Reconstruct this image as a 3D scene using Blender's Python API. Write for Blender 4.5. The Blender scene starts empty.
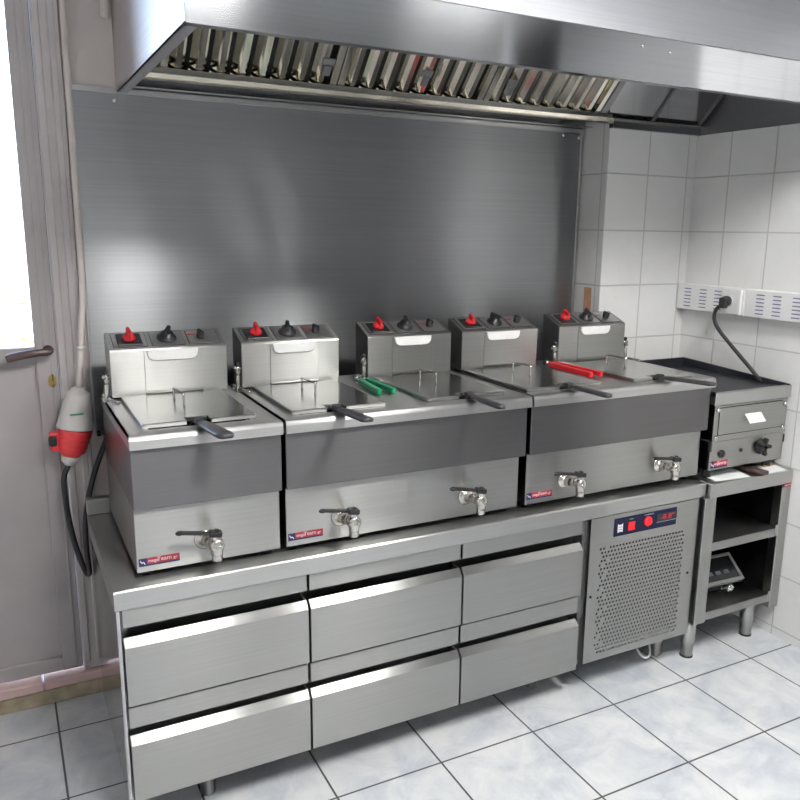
import bpy, bmesh, math, random
from mathutils import Vector, Matrix
random.seed(7)
S = bpy.context.scene
COL = S.collection
PI = math.pi

# ------------------------------------------------------------------ materials
def new_mat(name):
    m = bpy.data.materials.new(name); m.use_nodes = True
    nt = m.node_tree; nt.nodes.clear()
    out = nt.nodes.new('ShaderNodeOutputMaterial')
    b = nt.nodes.new('ShaderNodeBsdfPrincipled')
    nt.links.new(b.outputs[0], out.inputs[0])
    return m, nt, b
def N(nt, t, **kw):
    n = nt.nodes.new(t)
    for k, v in kw.items(): setattr(n, k, v)
    return n
def ramp(nt, fac, stops):
    r = N(nt, 'ShaderNodeValToRGB')
    el = r.color_ramp.elements
    el[0].position, el[0].color = stops[0][0], (*stops[0][1], 1)
    el[1].position, el[1].color = stops[1][0], (*stops[1][1], 1)
    for p, c in stops[2:]:
        e = el.new(p); e.color = (*c, 1)
    nt.links.new(fac, r.inputs[0]); return r
def position(nt, scale=(1, 1, 1), loc=(0, 0, 0)):
    g = N(nt, 'ShaderNodeNewGeometry'); mp = N(nt, 'ShaderNodeMapping')
    mp.inputs['Scale'].default_value = scale; mp.inputs['Location'].default_value = loc
    nt.links.new(g.outputs['Position'], mp.inputs[0]); return mp.outputs[0]
def objpos(nt, scale=(1, 1, 1)):
    g = N(nt, 'ShaderNodeTexCoord'); mp = N(nt, 'ShaderNodeMapping')
    mp.inputs['Scale'].default_value = scale
    nt.links.new(g.outputs['Object'], mp.inputs[0]); return mp.outputs[0]
def steel(name, col=(.60, .60, .585), rough=.3, aniso=.75, grain=(2, 2, 260), var=.03, bump=0):
    m, nt, b = new_mat(name)
    b.inputs['Metallic'].default_value = 1
    b.inputs['Anisotropic'].default_value = aniso
    t = N(nt, 'ShaderNodeCombineXYZ'); t.inputs[1].default_value = .03; t.inputs[2].default_value = 1
    nt.links.new(t.outputs[0], b.inputs['Tangent'])
    n1 = N(nt, 'ShaderNodeTexNoise'); n1.inputs['Scale'].default_value = 1; n1.inputs['Detail'].default_value = 4
    nt.links.new(position(nt, grain), n1.inputs['Vector'])
    n2 = N(nt, 'ShaderNodeTexNoise'); n2.inputs['Scale'].default_value = 3.5; n2.inputs['Detail'].default_value = 5
    nt.links.new(position(nt), n2.inputs['Vector'])
    r1 = N(nt, 'ShaderNodeMapRange'); r1.inputs[3].default_value = rough - var; r1.inputs[4].default_value = rough + var
    nt.links.new(n2.outputs[0], r1.inputs[0]); nt.links.new(r1.outputs[0], b.inputs['Roughness'])
    lo = tuple(c * .95 for c in col); hi = tuple(min(1, c * 1.04) for c in col)
    rp = ramp(nt, n1.outputs[0], [(.3, lo), (.7, hi)]); nt.links.new(rp.outputs[0], b.inputs['Base Color'])
    if bump:
        bp = N(nt, 'ShaderNodeBump'); bp.inputs['Strength'].default_value = bump; bp.inputs['Distance'].default_value = .002
        nt.links.new(n1.outputs[0], bp.inputs['Height']); nt.links.new(bp.outputs[0], b.inputs['Normal'])
    return m
def plain(name, col, rough=.5, metal=0., var=.06, scale=12., spec=.5, bump=0., emit=None, estr=0.):
    m, nt, b = new_mat(name)
    b.inputs['Roughness'].default_value = rough; b.inputs['Metallic'].default_value = metal
    b.inputs['Specular IOR Level'].default_value = spec
    n = N(nt, 'ShaderNodeTexNoise'); n.inputs['Scale'].default_value = scale; n.inputs['Detail'].default_value = 5
    nt.links.new(position(nt), n.inputs['Vector'])
    lo = tuple(c * (1 - var) for c in col); hi = tuple(min(1, c * (1 + var)) for c in col)
    r = ramp(nt, n.outputs[0], [(.3, lo), (.7, hi)]); nt.links.new(r.outputs[0], b.inputs['Base Color'])
    if bump:
        bp = N(nt, 'ShaderNodeBump'); bp.inputs['Strength'].default_value = bump; bp.inputs['Distance'].default_value = .004
        nt.links.new(n.outputs[0], bp.inputs['Height']); nt.links.new(bp.outputs[0], b.inputs['Normal'])
    if emit:
        b.inputs['Emission Color'].default_value = (*emit, 1); b.inputs['Emission Strength'].default_value = estr
    return m
def tiles(name, axes, size, origin, c1, c2, grout, mort, rough, cloud=2.5, bump=.3, rvar=.05):
    m, nt, b = new_mat(name)
    g = N(nt, 'ShaderNodeNewGeometry'); sp = N(nt, 'ShaderNodeSeparateXYZ'); cb = N(nt, 'ShaderNodeCombineXYZ')
    nt.links.new(g.outputs['Position'], sp.inputs[0])
    for i, a in enumerate(axes):
        ad = N(nt, 'ShaderNodeMath', operation='SUBTRACT'); ad.inputs[1].default_value = origin[i]
        nt.links.new(sp.outputs[a], ad.inputs[0]); nt.links.new(ad.outputs[0], cb.inputs[i])
    br = N(nt, 'ShaderNodeTexBrick'); br.offset = 0; br.squash = 1
    br.inputs['Scale'].default_value = 1; br.inputs['Brick Width'].default_value = size[0]; br.inputs['Row Height'].default_value = size[1]
    br.inputs['Mortar Size'].default_value = mort; br.inputs['Mortar Smooth'].default_value = .15; br.inputs['Bias'].default_value = 0
    br.inputs['Color1'].default_value = (0, 0, 0, 1); br.inputs['Color2'].default_value = (1, 1, 1, 1)
    nt.links.new(cb.outputs[0], br.inputs['Vector'])
    n = N(nt, 'ShaderNodeTexNoise'); n.inputs['Scale'].default_value = cloud; n.inputs['Detail'].default_value = 8; n.inputs['Roughness'].default_value = .68
    n.inputs['Distortion'].default_value = .6
    nt.links.new(g.outputs['Position'], n.inputs['Vector'])
    rp = ramp(nt, n.outputs[0], [(.36, c1), (.62, c2)])
    mx = N(nt, 'ShaderNodeMix', data_type='RGBA'); mx.inputs['B'].default_value = (*grout, 1)
    nt.links.new(br.outputs['Fac'], mx.inputs['Factor']); nt.links.new(rp.outputs[0], mx.inputs['A'])
    nt.links.new(mx.outputs['Result'], b.inputs['Base Color'])
    mr = N(nt, 'ShaderNodeMapRange'); mr.inputs[3].default_value = rough - rvar; mr.inputs[4].default_value = rough + rvar
    nt.links.new(n.outputs[0], mr.inputs[0]); nt.links.new(mr.outputs[0], b.inputs['Roughness'])
    inv = N(nt, 'ShaderNodeMath', operation='SUBTRACT'); inv.inputs[0].default_value = 1; nt.links.new(br.outputs['Fac'], inv.inputs[1])
    bp = N(nt, 'ShaderNodeBump'); bp.inputs['Strength'].default_value = bump; bp.inputs['Distance'].default_value = .002
    nt.links.new(inv.outputs[0], bp.inputs['Height']); nt.links.new(bp.outputs[0], b.inputs['Normal'])
    return m

M = {}
M['steel'] = steel('brushed_steel', (.52, .52, .51), rough=.31, aniso=.85)
M['steel_front'] = steel('brushed_steel_front', (.42, .42, .405), .30, .97)
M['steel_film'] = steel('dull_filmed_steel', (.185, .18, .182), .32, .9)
M['steel_panel'] = steel('brushed_steel_sheet', (.33, .335, .345), .33, .99, grain=(1.5, 1.5, 200), var=.03, bump=0)
M['steel_hood'] = steel('brushed_steel_hood', (.47, .48, .495), .115, .85, var=.008, bump=0)
M['steel_canopy'] = steel('brushed_steel_canopy', (.55, .56, .59), .45, .5)
M['steel_polish'] = steel('polished_steel', (.60, .585, .585), .12, .2, var=.03, bump=0)
M['steel_dark'] = steel('shade_toned_steel', (.33, .33, .34), .35, .4)  # same steel darkened, inside shadow of the carcass put into the colour
M['steel_inner'] = steel('shade_toned_inner_steel', (.10, .10, .11), .4, .3)  # near-black colour stands for the unlit insides of the stand and scale base
M['steel_baffle'] = steel('gold_sheen_baffle_steel', (.88, .85, .76), .12, .0, var=.03)  # warm tint puts the filters' gold-ish reflections into the base colour
M['steel_side'] = steel('hood_side_steel', (.66, .64, .65), .38, .3)
M['chrome'] = plain('chrome', (.72, .72, .71), .14, 1., .03)
M['nickel'] = plain('nickel_plated_brass', (.62, .60, .56), .24, 1., .08, 40)
M['black'] = plain('black_plastic', (.018, .018, .02), .38, 0, .2, 40)
M['rubber'] = plain('black_rubber', (.03, .03, .034), .55, 0, .15, 60)
M['grip'] = plain('dark_grip_plastic', (.045, .042, .048), .34, 0, .15, 50)
M['red'] = plain('red_plastic', (.62, .018, .028), .32, 0, .06, 30)
M['redplug'] = plain('red_connector_plastic', (.78, .05, .06), .4, 0, .1, 20)
M['green'] = plain('green_plastic', (.01, .27, .12), .35, 0, .1, 30)
M['greyplastic'] = plain('pale_grey_plastic', (.60, .57, .55), .45, 0, .05, 15)
M['whiteplastic'] = plain('white_plastic', (.78, .78, .78), .38, 0, .02, 10)
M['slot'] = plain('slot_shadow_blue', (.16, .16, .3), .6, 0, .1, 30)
M['cablewhite'] = plain('white_cable', (.66, .60, .56), .5, 0, .05, 20)
M['door'] = plain('grey_painted_metal', (.40, .37, .37), .42, 0, .08, 5, bump=.02)
M['frame'] = plain('grey_painted_frame', (.52, .48, .475), .42, 0, .1, 6, bump=.03)
M['handle'] = plain('brown_handle_metal', (.12, .085, .08), .3, .3, .1, 20)
M['brass'] = plain('brass', (.62, .45, .18), .3, 1, .08, 30)
M['wall'] = plain('old_beige_paint', (.64, .575, .55), .6, 0, .1, 4, bump=.06)
M['wallroom'] = plain('white_wall_paint', (.42, .42, .42), .6, 0, .03, 3)
M['wallleft'] = plain('bright_white_wall_paint', (.76, .75, .74), .6, 0, .03, 3)
M['wallgrey'] = plain('grey_wall_paint', (.24, .24, .245), .6, 0, .03, 3)
M['ceiling'] = plain('white_ceiling_paint', (.70, .70, .70), .7, 0, .02, 3)
M['marble'] = plain('pink_marble', (.62, .44, .42), .35, 0, .12, 9)
M['dirty'] = plain('dirty_limestone', (.40, .34, .24), .8, 0, .35, 14, bump=.4)
M['plate'] = plain('black_griddle_plate', (.035, .037, .046), .42, .3, .25, 10, bump=.05)
M['dark'] = plain('dark_recess', (.02, .02, .022), .7, 0, .2, 20)
M['oil'] = plain('dark_frying_tank', (.03, .026, .02), .25, .5, .2, 10)
M['navy'] = plain('navy_panel_film', (.010, .014, .045), .55, 0, .1, 30, spec=.25)
M['stickred'] = plain('red_sticker', (.44, .035, .05), .45, 0, .08, 60)
M['stickblue'] = plain('blue_sticker', (.022, .028, .11), .45, 0, .1, 60)
M['ink'] = plain('white_ink', (.75, .72, .74), .5, 0, .03, 60)
M['greyink'] = plain('grey_ink', (.35, .37, .45), .5, 0, .03, 60)
M['lamp_red'] = plain('lit_red_switch', (.55, .01, .018), .3, 0, .05, 60, emit=(1, .015, .03), estr=.3)
M['lamp_digit'] = plain('dim_red_digits', (.3, .01, .03), .4, 0, .05, 60, emit=(1, .04, .1), estr=.35)
M['paper'] = plain('white_paper', (.82, .84, .84), .7, 0, .02, 20)
M['yellow'] = plain('tan_card', (.55, .36, .17), .75, 0, .12, 25)
M['brown'] = plain('dark_brown_bristle_handle', (.075, .05, .045), .45, 0, .25, 30)
M['screen'] = plain('black_glossy_display', (.012, .013, .016), .18, 0, .1, 10)
M['buttongrey'] = plain('faint_grey_print', (.06, .065, .075), .4, 0, .1, 30)
M['orange'] = plain('orange_stain', (.62, .36, .22), .7, 0, .15, 30)
M['floor'] = tiles('blue_grey_floor_tiles', (0, 1), (1/3, 1/3), (.8686 - 20/3, -.0958 - 20/3), (.49, .525, .575), (.69, .70, .705), (.075, .075, .08), .0033, .3, 6.0, .25)
WT = ((.74, .74, .73), (.79, .79, .78), (.56, .56, .55))
M['tile_x'] = tiles('white_wall_tiles_back', (0, 2), (.2125, .2185), (1.963 - 2.125, 1.127 - 2.185*2), *WT, .003, .2, 3, .8)
M['tile_y'] = tiles('white_wall_tiles_side', (1, 2), (.2125, .2185), (.424 - 4.25, 1.127 - 2.185*2), *WT, .003, .2, 3, .8)
M['outpave'] = plain('pale_paving', (.75, .73, .70), .8, 0, .05, 3)
M['outwall'] = plain('whitewashed_wall', (.86, .85, .83), .8, 0, .03, 2)
M['leaf'] = plain('dry_orange_leaves', (.55, .33, .12), .7, 0, .3, 20)
M['twig'] = plain('brown_twigs', (.2, .13, .08), .8, 0, .2, 20)
def light_mat(name, col, s):
    m = bpy.data.materials.new(name); m.use_nodes = True; nt = m.node_tree; nt.nodes.clear()
    o = nt.nodes.new('ShaderNodeOutputMaterial'); e = nt.nodes.new('ShaderNodeEmission')
    e.inputs[0].default_value = (*col, 1); e.inputs[1].default_value = s; nt.links.new(e.outputs[0], o.inputs[0]); return m
M['lamp'] = light_mat('cool_white_diffuser', (1, .985, .96), 92)
def glass_mat():
    m = bpy.data.materials.new('window_glass'); m.use_nodes = True; nt = m.node_tree; nt.nodes.clear()
    o = nt.nodes.new('ShaderNodeOutputMaterial'); mx = nt.nodes.new('ShaderNodeMixShader')
    t = nt.nodes.new('ShaderNodeBsdfTransparent'); g = nt.nodes.new('ShaderNodeBsdfGlossy'); g.inputs['Roughness'].default_value = .02
    f = nt.nodes.new('ShaderNodeFresnel'); f.inputs[0].default_value = 1.45
    nt.links.new(f.outputs[0], mx.inputs[0]); nt.links.new(t.outputs[0], mx.inputs[1]); nt.links.new(g.outputs[0], mx.inputs[2]); nt.links.new(mx.outputs[0], o.inputs[0])
    return m
M['glass'] = glass_mat()

# ------------------------------------------------------------------ mesh builder
class MB:
    def __init__(s): s.bm = bmesh.new(); s.mats = []
    def mi(s, mat):
        if mat is None: return 0
        if mat not in s.mats: s.mats.append(mat)
        return s.mats.index(mat)
    def absorb(s, tmp, mat=None, smooth=False, mtx=None):
        i = s.mi(mat)
        for f in tmp.faces: f.material_index = i; f.smooth = smooth
        if mtx is not None: bmesh.ops.transform(tmp, matrix=mtx, verts=tmp.verts)
        me = bpy.data.meshes.new('tmp'); tmp.to_mesh(me); tmp.free(); s.bm.from_mesh(me); bpy.data.meshes.remove(me)
        return s
    def box(s, x0, x1, y0, y1, z0, z1, bev=0., mat=None, seg=1, mtx=None):
        t = bmesh.new(); bmesh.ops.create_cube(t, size=1)
        for v in t.verts: v.co = Vector((x0 + (v.co.x + .5)*(x1 - x0), y0 + (v.co.y + .5)*(y1 - y0), z0 + (v.co.z + .5)*(z1 - z0)))
        if bev: bmesh.ops.bevel(t, geom=t.edges[:], offset=bev, segments=seg, affect='EDGES', profile=.5)
        return s.absorb(t, mat, False, mtx)
    def cyl(s, p0, p1, r0, r1=None, n=20, mat=None, smooth=True, bev=0.):
        r1 = r0 if r1 is None else r1
        p0, p1 = Vector(p0), Vector(p1); d = p1 - p0
        t = bmesh.new(); bmesh.ops.create_cone(t, cap_ends=True, segments=n, radius1=r0, radius2=r1, depth=d.length)
        if bev:
            ed = [e for e in t.edges if len(e.link_faces) == 2 and any(len(f.verts) == n for f in e.link_faces)]
            bmesh.ops.bevel(t, geom=ed, offset=bev, segments=2, affect='EDGES', profile=.5)
        q = Vector((0, 0, 1)).rotation_difference(d.normalized()).to_matrix().to_4x4()
        i = s.mi(mat)
        for f in t.faces: f.smooth = smooth and len(f.verts) != n
        bmesh.ops.transform(t, matrix=Matrix.Translation((p0 + p1)/2) @ q, verts=t.verts)
        for f in t.faces: f.material_index = i
        me = bpy.data.meshes.new('tmp'); t.to_mesh(me); t.free(); s.bm.from_mesh(me); bpy.data.meshes.remove(me)
        return s
    def sphere(s, c, r, mat=None, sc=(1, 1, 1), n=14):
        t = bmesh.new(); bmesh.ops.create_uvsphere(t, u_segments=n, v_segments=max(6, n//2), radius=r)
        return s.absorb(t, mat, True, Matrix.Translation(c) @ Matrix.Diagonal((*sc, 1)))
    def prism(s, pts, axis, a, b, mat=None, bev=0., smooth=False, mtx=None):
        """pts in the plane across `axis`: x->(y,z)  y->(x,z)  z->(x,y)"""
        t = bmesh.new()
        def P(p, c): return {'x': (c, p[0], p[1]), 'y': (p[0], c, p[1]), 'z': (p[0], p[1], c)}[axis]
        v0 = [t.verts.new(P(p, a)) for p in pts]; v1 = [t.verts.new(P(p, b)) for p in pts]
        n = len(pts)
        t.faces.new(v0); t.faces.new(v1[::-1])
        for i in range(n): t.faces.new((v0[i], v1[i], v1[(i+1) % n], v0[(i+1) % n]))
        bmesh.ops.recalc_face_normals(t, faces=t.faces)
        if bev: bmesh.ops.bevel(t, geom=t.edges[:], offset=bev, segments=1, affect='EDGES')
        return s.absorb(t, mat, smooth, mtx)
    def tube(s, pts, r, n=10, mat=None, sub=6, closed=False):
        P = [Vector(p) for p in pts]
        if sub > 1 and len(P) > 2:
            Q = []
            for i in range(len(P) - 1):
                a = P[i-1] if i else 2*P[0] - P[1]; b, c = P[i], P[i+1]; d = P[i+2] if i + 2 < len(P) else 2*P[-1] - P[-2]
                for k in range(sub):
                    u = k/sub
                    Q.append(.5*((2*b) + (c - a)*u + (2*a - 5*b + 4*c - d)*u*u + (3*b - a - 3*c + d)*u**3))
            Q.append(P[-1]); P = Q
        t = bmesh.new(); rings = []; up = None
        for i, p in enumerate(P):
            d = (P[min(i+1, len(P)-1)] - P[max(i-1, 0)]).normalized()
            if up is None:
                up = Vector((0, 0, 1)) if abs(d.z) < .9 else Vector((1, 0, 0))
            sd = d.cross(up).normalized(); up = sd.cross(d).normalized()
            rr = r[i*(len(r)-1)//max(1, len(P)-1)] if isinstance(r, (list, tuple)) else r
            rings.append([t.verts.new(p + rr*(math.cos(2*PI*k/n)*sd + math.sin(2*PI*k/n)*up)) for k in range(n)])
        for A, B in zip(rings, rings[1:]):
            for k in range(n): t.faces.new((A[k], A[(k+1) % n], B[(k+1) % n], B[k]))
        t.faces.new(rings[0][::-1]); t.faces.new(rings[-1])
        bmesh.ops.recalc_face_normals(t, faces=t.faces)
        return s.absorb(t, mat, True)
    def lathe(s, prof, c, axis='z', n=24, mat=None, smooth=True):
        t = bmesh.new(); rings = []
        for r, h in prof:
            rings.append([t.verts.new((r*math.cos(2*PI*k/n), r*math.sin(2*PI*k/n), h)) for k in range(n)])
        for A, B in zip(rings, rings[1:]):
            for k in range(n): t.faces.new((A[k], A[(k+1) % n], B[(k+1) % n], B[k]))
        t.faces.new(rings[0][::-1]); t.faces.new(rings[-1])
        bmesh.ops.recalc_face_normals(t, faces=t.faces)
        q = axis if isinstance(axis, Matrix) else {'z': Matrix.Identity(4), 'y': Matrix.Rotation(PI/2, 4, 'X'), 'x': Matrix.Rotation(PI/2, 4, 'Y')}[axis]
        return s.absorb(t, mat, smooth, Matrix.Translation(c) @ q)
    def build(s, name, mat=None, parent=None, loc=(0, 0, 0)):
        me = bpy.data.meshes.new(name)
        L = Vector(loc)
        if L.length: bmesh.ops.translate(s.bm, vec=-L, verts=s.bm.verts)
        s.bm.to_mesh(me); s.bm.free()
        if s.mats and s.mats[0] is not None:
            for m in s.mats: me.materials.append(m)
        elif mat: me.materials.append(mat)
        o = bpy.data.objects.new(name, me); COL.objects.link(o); o.location = L
        if parent: o.parent = parent
        return o
def text(name, body, size, mtx, mat, parent=None, depth=.0004, sx=1.0):
    cu = bpy.data.curves.new('txt', 'FONT'); cu.body = body; cu.size = size; cu.extrude = depth; cu.align_x = 'CENTER'; cu.align_y = 'CENTER'
    ob = bpy.data.objects.new('txt', cu); COL.objects.link(ob)
    dg = bpy.context.evaluated_depsgraph_get(); dg.update()
    me = bpy.data.meshes.new_from_object(ob.evaluated_get(dg)); bpy.data.objects.remove(ob); bpy.data.curves.remove(cu)
    me.transform(mtx @ Matrix.Diagonal((sx, 1, 1, 1))); me.name = name
    me.materials.clear(); me.materials.append(mat)
    o = bpy.data.objects.new(name, me); COL.objects.link(o)
    if parent: o.parent = parent
    return o
def tag(o, label, cat, group=None, kind=None):
    if label: o['label'] = label
    if cat: o['category'] = cat
    if group: o['group'] = group
    if kind: o['kind'] = kind
    return o
def thing(name, label, cat, loc=(0, 0, 0), group=None, rotz=0):
    o = bpy.data.objects.new(name, None); o.empty_display_size = .05; COL.objects.link(o)
    o.location = loc; o.rotation_euler = (0, 0, rotz)
    return tag(o, label, cat, group)
def struct(o): o['kind'] = 'structure'; return o
def dup(root, loc, label=None, rotz=None):
    r = root.copy(); COL.objects.link(r); r.location = loc
    if label: r['label'] = label
    if rotz is not None: r.rotation_euler = (0, 0, rotz)
    for ch in list(root.children):
        c = ch.copy(); COL.objects.link(c); c.parent = r
        for g in list(ch.children):
            d = g.copy(); COL.objects.link(d); d.parent = c
    return r
FX = Matrix.Rotation(PI/2, 4, 'X')          # text standing upright, facing the room (-Y)

# ------------------------------------------------------------------ the room
XL, XR, YF, YB, ZC = -1.5, 2.43, -3.4, .765, 2.75
DL, DR, DZ = -.93, .028, 2.45               # door opening
struct(MB().box(XL, XR + .1, YF, YB + .25, -.1, 0).build('floor', M['floor']))
struct(MB().box(XL - .1, XR + .1, YF - .1, YB + .25, ZC, ZC + .1).build('ceiling', M['ceiling']))
b = MB()
b.box(DR, XR + .1, YB, YB + .2, 0, ZC); b.box(XL - .1, DL, YB, YB + .2, 0, ZC); b.box(DL, DR, YB, YB + .2, DZ, ZC)
struct(b.build('wall_back', M['wall']))
b = MB(); b.box(1.963, XR + .1, .606, YB, 0, ZC, 0, M['tile_x'])
pier = b.build('wall_corner'); struct(pier)
pier.data.materials.append(M['tile_y'])
for f in pier.data.polygons:
    if abs(f.normal.x) > .5: f.material_index = 1
struct(MB().box(XR, XR + .1, -1.05, .606, 0, ZC).build('wall_right', M['tile_y']))
WY0, WY1, WZ0, WZ1 = -2.56, -1.98, 1.25, 2.68
b = MB(); b.box(XR, XR + .1, YF, WY0, 0, ZC); b.box(XR, XR + .1, WY1, -1.05, 0, ZC); b.box(XR, XR + .1, WY0, WY1, 0, WZ0); b.box(XR, XR + .1, WY0, WY1, WZ1, ZC)
struct(b.build('wall_right', M['wallgrey']))
win = bpy.data.objects.new('window_1', None); COL.objects.link(win); win.location = (XR + .05, (WY0 + WY1)/2, WZ0); struct(win)
b = MB()
for y0, y1, z0, z1 in ((WY0, WY0 + .04, WZ0, WZ1), (WY1 - .04, WY1, WZ0, WZ1), (WY0, WY1, WZ0, WZ0 + .04), (WY0, WY1, WZ1 - .04, WZ1)): b.box(XR + .02, XR + .07, y0, y1, z0, z1, .003)
o = b.build('window_frame', M['whiteplastic']); o.data.transform(Matrix.Translation(-win.location)); o.parent = win
o = MB().box(XR + .04, XR + .046, WY0 + .04, WY1 - .04, WZ0 + .04, WZ1 - .04).build('glass_pane', M['glass']); o.data.transform(Matrix.Translation(-win.location)); o.parent = win
struct(MB().box(XL - .1, XL, YF, YB, 0, ZC).build('wall_left', M['wallleft']))
struct(MB().box(XL - .1, XR + .1, YF - .1, YF, 0, ZC).build('wall_front', M['wallroom']))
# worn patch on the pier's return
b = MB().box(1.9615, 1.963, .655, .70, 1.20, 1.335); struct(b.build('trim_3', M['orange']))
# door threshold
b = MB(); b.box(DL - .02, .055, .745, .80, 0, .055, .004, M['dirty']); struct(b.build('trim_1'))
b = MB(); b.box(DL - .02, -.16, .735, .85, .055, .09, .005, M['marble']); b.box(-.158, .04, .738, .85, .055, .088, .005, M['marble']); struct(b.build('trim_2'))

# door
door = struct(thing('door_1', None, None, ((DL + DR)/2, YB, .09)))
for k in ('label', 'category'):
    if k in door: del door[k]
DLOC = Vector(door.location)
def dpart(mb, name, mat=None, par=None):
    o = mb.build(name, mat)
    o.data.transform(Matrix.Translation(-DLOC)); o.parent = par or door; return o
b = MB()
for x0, x1 in ((DL, DL + .062), (DR - .062, DR)):
    b.box(x0, x1, .758, .85, .09, DZ, .004)
b.box(DL, DR, .758, .85, DZ - .06, DZ, .004)
b.box(DR - .062, DR - .04, .752, .76, .12, DZ, .003); b.box(DR - .020, DR, .750, .76, .12, DZ, .003); b.box(DR - .008, DR + .012, .752, .762, .12, DZ - .01, .003)
dpart(b, 'door_frame', M['frame'])
LX0, LX1 = DL + .064, DR - .064
b = MB()
b.box(LX1 - .062, LX1, .765, .81, .10, DZ - .065, .003); b.box(LX0, LX0 + .062, .765, .81, .10, DZ - .065, .003)
b.box(LX0 + .06, LX1 - .06, .766, .809, 1.135, 1.188, .003); b.box(LX0 + .06, LX1 - .06, .766, .809, .10, .15, .003); b.box(LX0 + .06, LX1 - .06, .766, .809, DZ - .13, DZ - .066, .003)
b.box(LX1 - .022, LX1 - .016, .7615, .766, .11, DZ - .07, .001); b.box(LX1 - .040, LX1 - .036, .763, .766, 1.19, DZ - .13, .001)
b.box(LX0 + .06, LX1 - .06, .779, .80, .15, 1.135)
leaf = dpart(b, 'door_leaf', M['door'])
dpart(MB().box(LX0 + .06, LX1 - .06, .785, .791, 1.188, DZ - .13), 'glass_pane', M['glass'])
b = MB()
b.lathe([(.016, 0), (.016, .006), (.01, .008), (.01, .045)], (-.062, .765, 1.178), 'y', 16)
b.tube([(-.062, .722, 1.178), (-.10, .718, 1.177), (-.14, .718, 1.172), (-.178, .722, 1.163)], [.011, .0125, .0125, .010], 12)
o = dpart(b, 'door_handle', M['handle']); o['label'] = 'dark brown lever handle'
b = MB(); b.prism([(-.057 + .012*math.cos(a), 1.082 + .021*math.sin(a)) for a in [i*PI/10 for i in range(20)]], 'y', .7615, .766); b.cyl((-.057, .757, 1.078), (-.057, .766, 1.078), .006, n=14)
o = dpart(b, 'lock_cylinder', M['brass']); o['label'] = 'brass lock cylinder'

# outside the door: paving, white yard wall, a dry shrub
struct(MB().box(-6, 4, 1.02, 5.2, -.25, -.1).build('ground', M['outpave']))
struct(MB().box(-6, 4, 4.9, 5.1, -.1, 2.6).build('wall_yard', M['outwall']))
struct(MB().box(5.2, 5.6, -9, .9, -.1, 5.2).build('wall_added_reflector', M['outwall']))  # unseen sunlit wall, added to brighten the window's reflection in the hood
sh = thing('dry_shrub', 'dry shrub with orange leaves outside the door glass', 'shrub', (-.12, 4.3, -.1))
b = MB()
for i in range(9):
    a = random.uniform(0, 2*PI); b.tube([(0, 0, 0), (.1*math.cos(a), .1*math.sin(a), .5), (.32*math.cos(a), .22*math.sin(a), 1.0 + random.uniform(-.2, .3))], [.018, .006], 6)
b.build('stems', M['twig'], sh)
b = MB()
for i in range(330):
    a = random.uniform(0, 2*PI); r = .42*math.sqrt(random.random()); h = random.uniform(.5, 1.35)
    t = bmesh.new(); L = random.uniform(.03, .06)
    vs = [t.verts.new(p) for p in ((-L, 0, 0), (0, -L*.4, L*.1), (L, 0, 0), (0, L*.4, L*.1))]; t.faces.new(vs)
    b.absorb(t, None, False, Matrix.Translation((r*math.cos(a), r*.6*math.sin(a), h)) @ Matrix.Rotation(random.uniform(0, 6), 4, 'Z') @ Matrix.Rotation(random.uniform(-1.2, 1.2), 4, 'X'))
b.build('leaves', M['leaf'], sh)

# ceiling lamps
for i, (x, y, wx, lab) in enumerate(((.58, -1.75, .19, 'square white ceiling light panel nearer the door'), (1.52, -1.28, .20, 'square white ceiling light panel nearer the tiled right wall'))):
    L = thing('ceiling_light', lab, 'ceiling light', (x, y, ZC), 'ceiling light panels')
    b = MB(); b.box(-wx - .03, wx + .03, -.23, .23, -.05, 0, .004); b.build('housing', M['whiteplastic'], L)
    b = MB(); b.box(-wx, wx, -.20, .20, -.056, -.0505, .001); b.build('diffuser', M['lamp'], L)

# ------------------------------------------------------------------ steel wall sheet
wp = thing('wall_sheet', 'tall brushed steel splashback sheet on the wall behind the fryers', 'splashback', (1.0, .76, .9))
W = Vector(wp.location)
b = MB().box(.056, 1.953, .757, .764, .895, 1.957, .001); o = b.build('sheet', M['steel_panel']); o.data.transform(Matrix.Translation(-W)); o.parent = wp
b = MB()
b.box(.053, .060, .748, .7655, .895, 1.945, .0015); b.box(1.944, 1.955, .752, .7655, .895, 1.955, .0015); b.box(.056, 1.953, .753, .7655, 1.942, 1.958, .001)
o = b.build('edge_trim', M['steel']); o.data.transform(Matrix.Translation(-W)); o.parent = wp
for x, z in ((.178, 1.922), (1.935, 1.925), (1.86, 1.93)):
    o = MB().lathe([(.008, 0), (.008, .002), (.005, .005), (.002, .0055)], (x, .757, z), 'y', 12).build('screw', M['chrome']); o.data.transform(Matrix.Translation(-W)); o.parent = wp
b = MB().box(.058, .070, .742, .757, .895, .912, .002); o = b.build('end_cap', M['black']); o.data.transform(Matrix.Translation(-W)); o.parent = wp; o['label'] = 'black rubber end cap'

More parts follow.
